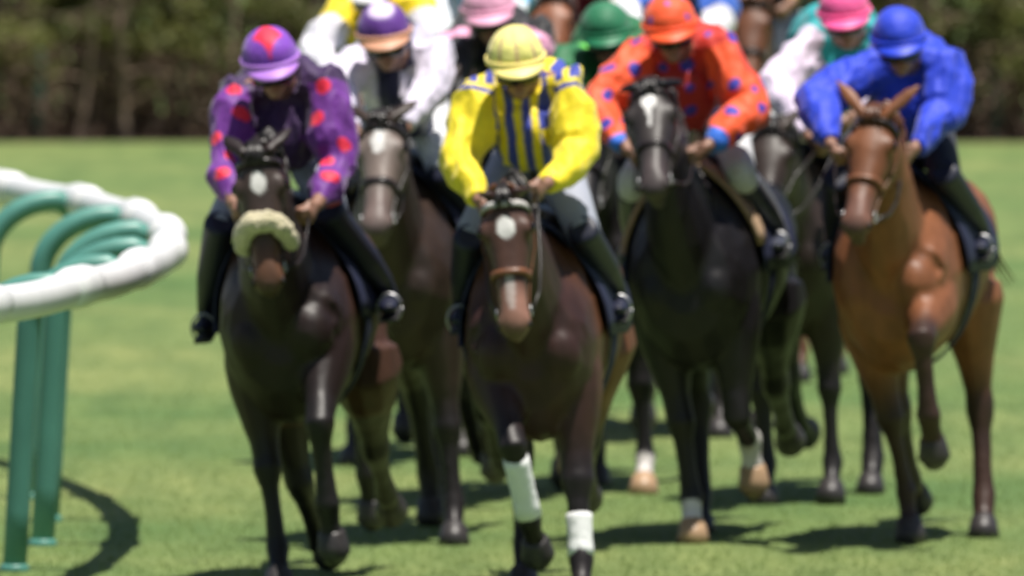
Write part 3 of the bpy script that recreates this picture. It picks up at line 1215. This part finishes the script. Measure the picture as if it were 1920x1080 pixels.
def paint_l(V, d):
    C = arr(V, lin(50, 100, 200))
    return mix(C, lin(236, 232, 240), (d['arm'] & (d['s'] > 0.8)) * 1.0)


def paint_m(V, d):
    return mix(arr(V, lin(20, 24, 60)), lin(236, 200, 60), (d['arm'] & (np.sin(d['s'] * 14) > 0)) * 1.0)


def cap_plain(c):
    return lambda q: arr(q, c)


def cap_a(q):
    C = arr(q, lin(126, 62, 186))
    e = np.abs(q[:, 1]) / 0.062 + np.abs(q[:, 0] - 0.035) / 0.085
    return mix(C, RED, sstep(1.05 - e, 0, 0.1) * (q[:, 2] > 0.06))


def cap_b(q):
    C = arr(q, lin(252, 236, 140))
    a = np.arctan2(q[:, 1], q[:, 0] + 0.012)
    return mix(C, lin(205, 165, 135), sstep(np.cos(a * 11), 0.70, 0.92))


def cap_c(q):
    C = arr(q, ORG)
    return mix(C, lin(80, 70, 190), spots(q + 0.02, 0.075, 0.24, 2))


def cap_e(q):
    C = arr(q, lin(92, 40, 140))
    e = np.linalg.norm(q - np.array([0.05, 0.0, 0.165]), axis=1)
    return mix(C, lin(225, 205, 240), sstep(0.075 - e, 0, 0.02))


FORE = dict(stance=(6, 1, 38, 0), reach=(34, 28, 22, 0), fold=(62, -42, -60, 0), lift=(46, -10, -24, 0), back=(-22, -34, -10, 0))
HIND = dict(stance=(10, 12, 40, 0), push=(-18, -22, 10, 0), fold=(16, -52, -85, 0), swing=(34, 18, 10, 0))


def legs(rf, lf, rh, lh):
    g = lambda x, T: T[x] if isinstance(x, str) else x
    return dict(RF=g(rf, FORE), LF=g(lf, FORE), RH=g(rh, HIND), LH=g(lh, HIND))


def bx(px, Y):
    return (px - 960.0) * Y / FPX


HORSES = dict(
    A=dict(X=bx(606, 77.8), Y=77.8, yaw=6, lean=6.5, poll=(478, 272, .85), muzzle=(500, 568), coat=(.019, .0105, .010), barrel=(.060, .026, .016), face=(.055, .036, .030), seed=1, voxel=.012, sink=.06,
           marks=[(.16, .030, .045)], muzzle_col=(.11, .05, .028), fleece=True, tack='leather', ear_back=.75, ear_out=.5, breast=None,
           legs=legs((12, 2, 38, -2), (48, -6, -14, -2), (22, -46, -80, -6), (-10, -58, -70, -4)),
           label='dark bay horse with white star and cream sheepskin noseband beside the rail'),
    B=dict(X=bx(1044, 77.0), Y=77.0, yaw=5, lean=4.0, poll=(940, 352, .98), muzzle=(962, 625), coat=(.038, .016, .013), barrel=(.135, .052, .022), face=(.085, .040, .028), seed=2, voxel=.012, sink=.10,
           marks=[(.165, .038, .045), (.42, .022, .09, .35)], muzzle_col=(.26, .13, .095), brow='beads', tack='leather_tan', ear_back=1.25, ear_out=.25,  # faint nose mark and pale muzzle paint in the nose's sheen
           bandage=dict(RF=.14, LF=.42), legs=legs((50, -22, -44, -10), (18, 15, 36, 0), 'stance', (4, -58, -80, -12)),
           label='bay horse with round star, silver browband and white front socks under yellow jockey'),
    C=dict(X=bx(1350, 81.6), Y=81.6, yaw=9, lean=4.5, poll=(1215, 150, .74), muzzle=(1235, 352), coat=(.008, .007, .009), face=(.040, .032, .030), seed=3, voxel=.012,
           marks=[(.125, .032, .040), (.19, .009, .06)], muzzle_col=(.06, .045, .045), pad=True, ear_back=.9, ear_out=.5,
           socks=dict(RF=2.3, LF=1.85), pale_hoof=('RF', 'LF'), legs=legs((4, -3, 30, -6), (10, -70, -14, 0), 'stance', (-6, -60, -70, -6)),
           label='nearly black horse with white star and folded white sock under orange jockey'),
    D=dict(X=bx(1722, 81.4), Y=81.4, yaw=9, lean=3.5, poll=(1640, 200, .85), muzzle=(1604, 428), coat=(.205, .076, .032), seed=4, voxel=.012,
           marks=[], muzzle_col=(.15, .07, .05), ear_back=.12, ear_out=.85, ear_len=.195, tack='leather_tan', breast='red_strap', hair='hair_red',
           legs=legs((-6, -14, 10, -10), (74, -4, -30, 2), (20, -38, -60, -2), (26, 14, 36, 2)), point_amt=.85,
           label='bright chestnut brown horse with pricked ears under blue jockey'),
    E=dict(X=bx(800, 81.6), Y=81.6, yaw=9, lean=5, poll=(712, 210, .82), muzzle=(708, 430), coat=(.036, .022, .017), face=(.20, .155, .135), seed=5, voxel=.015,
           marks=[(.15, .028, .06)], muzzle_col=(.14, .10, .09), ear_back=.5, ear_out=.7,
           legs=legs('lift', (8, 4, 36, 2), 'push', (0, -60, -80, -5)),
           label='brown horse with long white star under the white and purple capped jockey'),
    F=dict(X=bx(900, 84.9), Y=84.9, yaw=9, lean=4, poll=(805, 160, .85), muzzle=(815, 385), coat=(.034, .018, .013), seed=6, voxel=.016,
           marks=[], ear_back=.3, ear_out=.6, legs=legs('stance', 'lift', 'fold', 'push'),
           label='dark brown horse half hidden between the yellow jockey and the brown horse with long star'),
    G=dict(X=bx(1165, 86.2), Y=86.2, yaw=9, lean=4, poll=(1092, 190, .85), muzzle=(1100, 400), coat=(.016, .013, .014), seed=7, voxel=.018,
           marks=[], socks=dict(RF=2.2, LF=2.2), pale_hoof=('RF', 'LF'), legs=legs('lift', 'stance', 'swing', 'fold'),
           label='black horse with pale hooves behind, ridden by green capped jockey'),
    H=dict(X=bx(1515, 85.2), Y=85.2, yaw=9, lean=3, poll=(1446, 225, .85), muzzle=(1432, 430), coat=(.028, .017, .013), seed=8, voxel=.016,
           marks=[], legs=legs('stance', 'stance', 'fold', 'stance'),
           label='dark horse between the black horse and the chestnut, ridden by pink capped jockey'),
    I=dict(X=bx(745, 89.0), Y=89.0, yaw=10, lean=4, poll=(670, 130, .85), muzzle=(672, 330), coat=(.050, .022, .014), seed=9, voxel=.018,
           marks=[], socks=dict(LF=2.0), legs=legs('stance', 'fold', 'push', 'stance'),
           label='bay horse hidden behind the pack, ridden by yellow and white jockey'),
    J=dict(X=bx(905, 97.5), Y=97.5, yaw=10, lean=4, poll=(845, 80, .85), muzzle=(848, 270), coat=(.040, .02, .013), seed=10, voxel=.02,
           marks=[], legs=legs('stance', 'reach', 'push', 'stance'),
           label='brown horse hidden behind the pack, ridden by light blue jockey'),
    K=dict(X=bx(1092, 92.6), Y=92.6, yaw=10, lean=4, poll=(1034, -25, .70), muzzle=(1036, 165), coat=(.27, .10, .05), seed=11, voxel=.018,
           marks=[(.5, .03, .04)], points=(.12, .04, .018), hair='hair_red', legs=legs('stance', 'reach', 'push', 'stance'),
           label='chestnut horse whose head shows above the yellow cap'),
    L=dict(X=bx(1312, 92.0), Y=92.0, yaw=10, lean=4, poll=(1245, 120, .85), muzzle=(1245, 320), coat=(.045, .022, .014), seed=12, voxel=.02,
           marks=[], legs=legs('reach', 'stance', 'push', 'stance'),
           label='brown horse hidden behind the orange jockey, ridden by blue and white jockey'),
    M=dict(X=bx(1462, 98.5), Y=98.5, yaw=10, lean=4, poll=(1408, -15, .75), muzzle=(1402, 175), coat=(.16, .06, .03), seed=13, voxel=.018,
           marks=[], points=(.10, .035, .018), hair='hair_red', legs=legs('reach', 'stance', 'push', 'stance'),
           label='chestnut horse far back, its head showing between orange and white sleeves'),
)

JOCKEYS = dict(
    A=dict(breech=solid_mat('grey breeches', (.34, .36, .44), .7), helmet=(500, 48), elbow_r=(420, 300, .22), hand_r=(438, 385, .52), elbow_l=(636, 315, .22), hand_l=(590, 388, .52), paint=paint_a, cap=cap_a, ankle=(.375, 1.23),  # white breeches toned grey to paint in their shade
           peak=solid_mat('lilac', lin(176, 120, 214)), seed=1, voxel=.0065, pitch=16,
           label='jockey in purple silks with red diamonds and purple cap by the rail'),
    B=dict(breech=solid_mat('grey breeches', (.34, .36, .44), .7), helmet=(963, 46), elbow_r=(868, 300, .22), hand_r=(900, 380, .5), elbow_l=(1086, 292, .22), hand_l=(1022, 348, .5), paint=paint_b, cap=cap_b,  # same grey: shade painted into white breeches
           peak=solid_mat('cream yellow', lin(252, 232, 140)), seed=2, voxel=.0065, pitch=14,
           label='jockey in yellow silks with blue striped front and pale yellow cap'),
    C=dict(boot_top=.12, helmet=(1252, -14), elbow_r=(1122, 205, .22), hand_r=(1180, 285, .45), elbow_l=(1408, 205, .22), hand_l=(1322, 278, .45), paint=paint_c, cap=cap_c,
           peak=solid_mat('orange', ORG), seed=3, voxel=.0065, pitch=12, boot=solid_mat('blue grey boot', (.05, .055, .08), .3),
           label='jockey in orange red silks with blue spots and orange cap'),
    D=dict(helmet=(1682, 10), elbow_r=(1532, 190, .22), hand_r=(1560, 275, .5), elbow_l=(1772, 215, .2), hand_l=(1712, 282, .45), paint=paint_d, cap=cap_plain(ROY),
           peak=solid_mat('royal blue', ROY), seed=4, voxel=.0065, pitch=14, breech=solid_mat('navy breeches', (.014, .016, .035), .7),
           label='jockey all in royal blue silks and cap'),
    E=dict(helmet=(715, 2), elbow_r=(622, 170, .22), hand_r=(668, 250, .48), elbow_l=(800, 165, .22), hand_l=(757, 245, .48), paint=paint_e, cap=cap_e,
           peak=solid_mat('tan', lin(205, 150, 120)), seed=5, voxel=.008, pitch=12,
           label='jockey in white lilac silks with purple cap and tan peak'),
    F=dict(helmet=(912, -42), elbow_r=(842, 120, .22), hand_r=(872, 195, .48), elbow_l=(972, 130, .22), hand_l=(940, 195, .48), paint=paint_f,
           cap=cap_plain(lin(236, 170, 200)), peak=solid_mat('pale pink', lin(236, 170, 200)), seed=6, voxel=.009,
           label='jockey in black silks with pale pink cap'),
    G=dict(helmet=(1132, 0), elbow_r=(1052, 125, .22), hand_r=(1100, 200, .48), elbow_l=(1222, 130, .22), hand_l=(1150, 200, .48), paint=paint_g,
           cap=cap_plain(lin(14, 112, 72)), peak=solid_mat('dark green', lin(14, 112, 72)), seed=7, voxel=.009,
           label='jockey in green silks with lime sleeve patches and green cap'),
    H=dict(helmet=(1580, -34), elbow_r=(1455, 165, .25), hand_r=(1522, 262, .6), elbow_l=(1662, 140, .22), hand_l=(1600, 220, .48), paint=paint_h,
           cap=cap_plain(lin(252, 92, 160)), peak=solid_mat('bright pink', lin(252, 92, 160)), seed=8, voxel=.009,
           label='jockey in turquoise silks with white sleeves and bright pink cap'),
    I=dict(helmet=(690, -80), elbow_r=(592, 95, .22), hand_r=(640, 165, .48), elbow_l=(795, 70, .22), hand_l=(730, 165, .48), paint=paint_i,
           cap=cap_plain(lin(240, 236, 240)), peak=solid_mat('white', lin(240, 236, 240)), seed=9, voxel=.011,
           label='jockey in yellow silks with white sleeves, head above the frame'),
    J=dict(helmet=(888, -110), elbow_r=(828, 20, .22), hand_r=(858, 110, .48), elbow_l=(962, 20, .22), hand_l=(930, 110, .48), paint=paint_j,
           cap=cap_plain(lin(120, 190, 236)), peak=solid_mat('light blue', lin(120, 190, 236)), seed=10, voxel=.011,
           label='jockey in light blue silks, only a sleeve showing beside the pale pink cap'),
    K=dict(helmet=(1100, -120), elbow_r=(1035, 20, .22), hand_r=(1062, 90, .48), elbow_l=(1170, 20, .22), hand_l=(1125, 90, .48), paint=paint_k,
           cap=cap_plain(lin(120, 20, 34)), peak=solid_mat('maroon', lin(120, 20, 34)), seed=11, voxel=.012,
           label='jockey in maroon silks on the far chestnut behind the green cap'),
    L=dict(helmet=(1258, -100), elbow_r=(1172, 35, .22), hand_r=(1215, 110, .48), elbow_l=(1348, 45, .22), hand_l=(1290, 110, .48), paint=paint_l,
           cap=cap_plain(lin(50, 100, 200)), peak=solid_mat('mid blue', lin(50, 100, 200)), seed=12, voxel=.011,
           label='jockey in blue silks with white cuffs behind the orange cap'),
    M=dict(helmet=(1452, -200), elbow_r=(1385, -60, .22), hand_r=(1415, 10, .48), elbow_l=(1520, -60, .22), hand_l=(1480, 10, .48), paint=paint_m,
           cap=cap_plain(lin(20, 24, 60)), peak=solid_mat('dark navy', lin(20, 24, 60)), seed=13, voxel=.012,
           label='jockey in navy silks on the far chestnut behind the white sleeve'),
)
for k in HORSES:
    hs = HORSES[k]
    horse, Mx, H = make_horse(hs)
    hs['obj'] = horse
    make_jockey(JOCKEYS[k], hs, Mx, H)


# ------------------------------------------------------------------ hedge behind the track
HEDGE_Y = 142.0
M['leaf'] = mat_plain('hedge leaf', (0.20, 0.21, 0.065), rough=0.55, noise=0.6, scale=2.6)
M['dead_leaf'] = mat_plain('dry leaf', (0.27, 0.19, 0.14), rough=0.8, noise=0.5, scale=3.0)
M['bark'] = mat_plain('bark', (0.22, 0.155, 0.115), rough=0.85, noise=0.4, scale=12, bump=0.5)
M['litter'] = mat_plain('leaf litter', (0.07, 0.045, 0.032), rough=0.9, noise=0.5, scale=8, bump=0.5)
for nm_ in ('leaf', 'dead_leaf', 'blade'):
    nt_ = M[nm_].node_tree
    b_ = nt_.nodes['Principled BSDF']
    tr = nt_.nodes.new('ShaderNodeBsdfTranslucent')
    ad = nt_.nodes.new('ShaderNodeMixShader')
    ad.inputs[0].default_value = 0.5
    nt_.links.new(b_.inputs['Base Color'].links[0].from_socket, tr.inputs['Color'])
    nt_.links.new(b_.outputs[0], ad.inputs[1])
    nt_.links.new(tr.outputs[0], ad.inputs[2])
    nt_.links.new(ad.outputs[0], nt_.nodes['Material Output'].inputs['Surface'])
mb = MB()
n = 40
front = [(-40 + 80 * i / n, HEDGE_Y - 0.45 + 0.12 * math.sin(i * 2.7) + 0.1 * math.sin(i * 1.1), 0.004) for i in range(n + 1)]
mb.add(front + [(-40 + 80 * i / n, HEDGE_Y + 6, 0.004) for i in range(n + 1)], [(i, i + 1, n + 2 + i, n + 1 + i) for i in range(n)])
tag(build(mb, 'soil_bed', M['litter'], sm=False), kind='structure')


def leaf_mesh(name, cen, nrm, size, mat):
    n = len(cen)
    r = rng.normal(size=(n, 3))
    u = np.cross(nrm, r)
    u /= np.linalg.norm(u, axis=1)[:, None]
    v = np.cross(nrm, u)
    s = size[:, None]
    V = np.stack([cen - u * s, cen + v * s * .42 + nrm * s * .12, cen + u * s, cen - v * s * .42 + nrm * s * .12], 1).reshape(-1, 3)
    me = bpy.data.meshes.new(name)
    me.vertices.add(n * 4)
    me.vertices.foreach_set('co', V.astype(np.float32).ravel())
    me.loops.add(n * 4)
    me.loops.foreach_set('vertex_index', np.arange(n * 4, dtype=np.int32))
    me.polygons.add(n)
    me.polygons.foreach_set('loop_start', np.arange(0, n * 4, 4, dtype=np.int32))
    me.polygons.foreach_set('loop_total', np.full(n, 4, dtype=np.int32))
    me.materials.append(mat)
    me.update()
    return me


def shrub_meshes(seed):
    r = random.Random(seed)
    g2 = np.random.default_rng(seed)
    st = MB()
    tips = []
    for i in range(15):
        x, y = r.uniform(-.7, .7), r.uniform(-.65, .35)
        p = Vector((x, y, -0.02))
        h = r.uniform(1.4, 2.6)
        ln = Vector((r.uniform(-.12, .12), r.uniform(-.2, .1), 0))
        w = r.uniform(.012, .035)
        pts = [p + ln * (t * 2) + Vector((r.uniform(-.03, .03), r.uniform(-.03, .03), h * t)) for t in (0, .15, .3, .5, .75, 1)]
        st.tube(pts, [w * 1.3, w, w * .9, w * .75, w * .5, w * .2], n=6)
        for q in pts[1:]:
            for kk in range(2):
                e = q + Vector((r.uniform(-.4, .4), r.uniform(-.4, .2), r.uniform(-.05, .35)))
                st.tube([q, (q + e) / 2 + Vector((0, 0, .04)), e], [w * .4, w * .3, w * .1], n=4)
                tips.append(e)
    clumps, cs = [], []
    for i in range(150):
        z = 0.52 + r.random() ** 0.9 * 2.1
        clumps.append((r.uniform(-.85, .85), r.uniform(-.78 + 0.30 * (z - .6), .5), z + 0.16 * math.sin(i * 1.9)))
        cs.append(r.uniform(.10, .20))
    clumps = np.array(clumps)
    cs = np.array(cs)
    n = 8000
    idx = g2.integers(0, len(clumps), n)
    dv = g2.normal(size=(n, 3))
    dv /= np.linalg.norm(dv, axis=1)[:, None]
    rad = g2.random(n) ** .5
    cen = clumps[idx] + dv * (cs[idx] * rad)[:, None] * np.array([1.2, 1, .8])
    nr = dv * .6 + g2.normal(size=(n, 3)) * .5 + np.array([0, -.1, .5])
    nr /= np.linalg.norm(nr, axis=1)[:, None]
    fol = leaf_mesh('foliage', cen, nr, g2.uniform(.025, .055, n), M['leaf'])
    n = 2300
    cen = np.stack([g2.uniform(-.85, .85, n), g2.uniform(-.62, .4, n), g2.random(n) ** 1.2 * .72], 1)
    nr = g2.normal(size=(n, 3))
    nr /= np.linalg.norm(nr, axis=1)[:, None]
    dry = leaf_mesh('dry_leaves', cen, nr, g2.uniform(.02, .06, n), M['dead_leaf'])
    return st.mesh('stems'), fol, dry


SM = [shrub_meshes(40 + i) for i in range(4)]
k = 0
for row in range(2):
    for i in range(17):
        k += 1
        e = bpy.data.objects.new('hedge_shrub', None)
        COL.objects.link(e)
        e.location = (-11.2 + 1.4 * i + random.uniform(-.12, .12) + row * .6, HEDGE_Y + 0.5 + row * 1.1 + random.uniform(-.12, .12), 0)
        e.rotation_euler = (0, 0, random.uniform(-.3, .3))
        s = random.uniform(.92, 1.12)
        e.scale = (s * random.choice((-1, 1)), s, s)
        tag(e, 'leafy green hedge shrub with bare brown stems behind the track', 'shrub', 'hedge shrubs behind the track')
        a, b, c = SM[(i * 3 + row) % 4]
        for nm, me, mt in (('stems', a, M['bark']), ('foliage', b, M['leaf']), ('dry_leaves', c, M['dead_leaf'])):
            o = link(nm, me, mt, e, sm=False)
for px, lab in ((72, 'green fence post in the hedge above the rail'), (1868, 'green fence post in the hedge beyond the blue jockey')):
    p = at(px, 262, HEDGE_Y + 0.15)
    mb = MB()
    mb.tube([(0, 0, -.05), (0, 0, .3), (0, 0, .62), (0, 0, .66), (0, 0, .67)], [.04, .04, .04, .035, .01], n=12)
    o = build(mb, 'fence_post', M['rail_green'])
    o.location = (p.x, p.y, 0)
    tag(o, lab, 'post', 'green posts in the hedge')
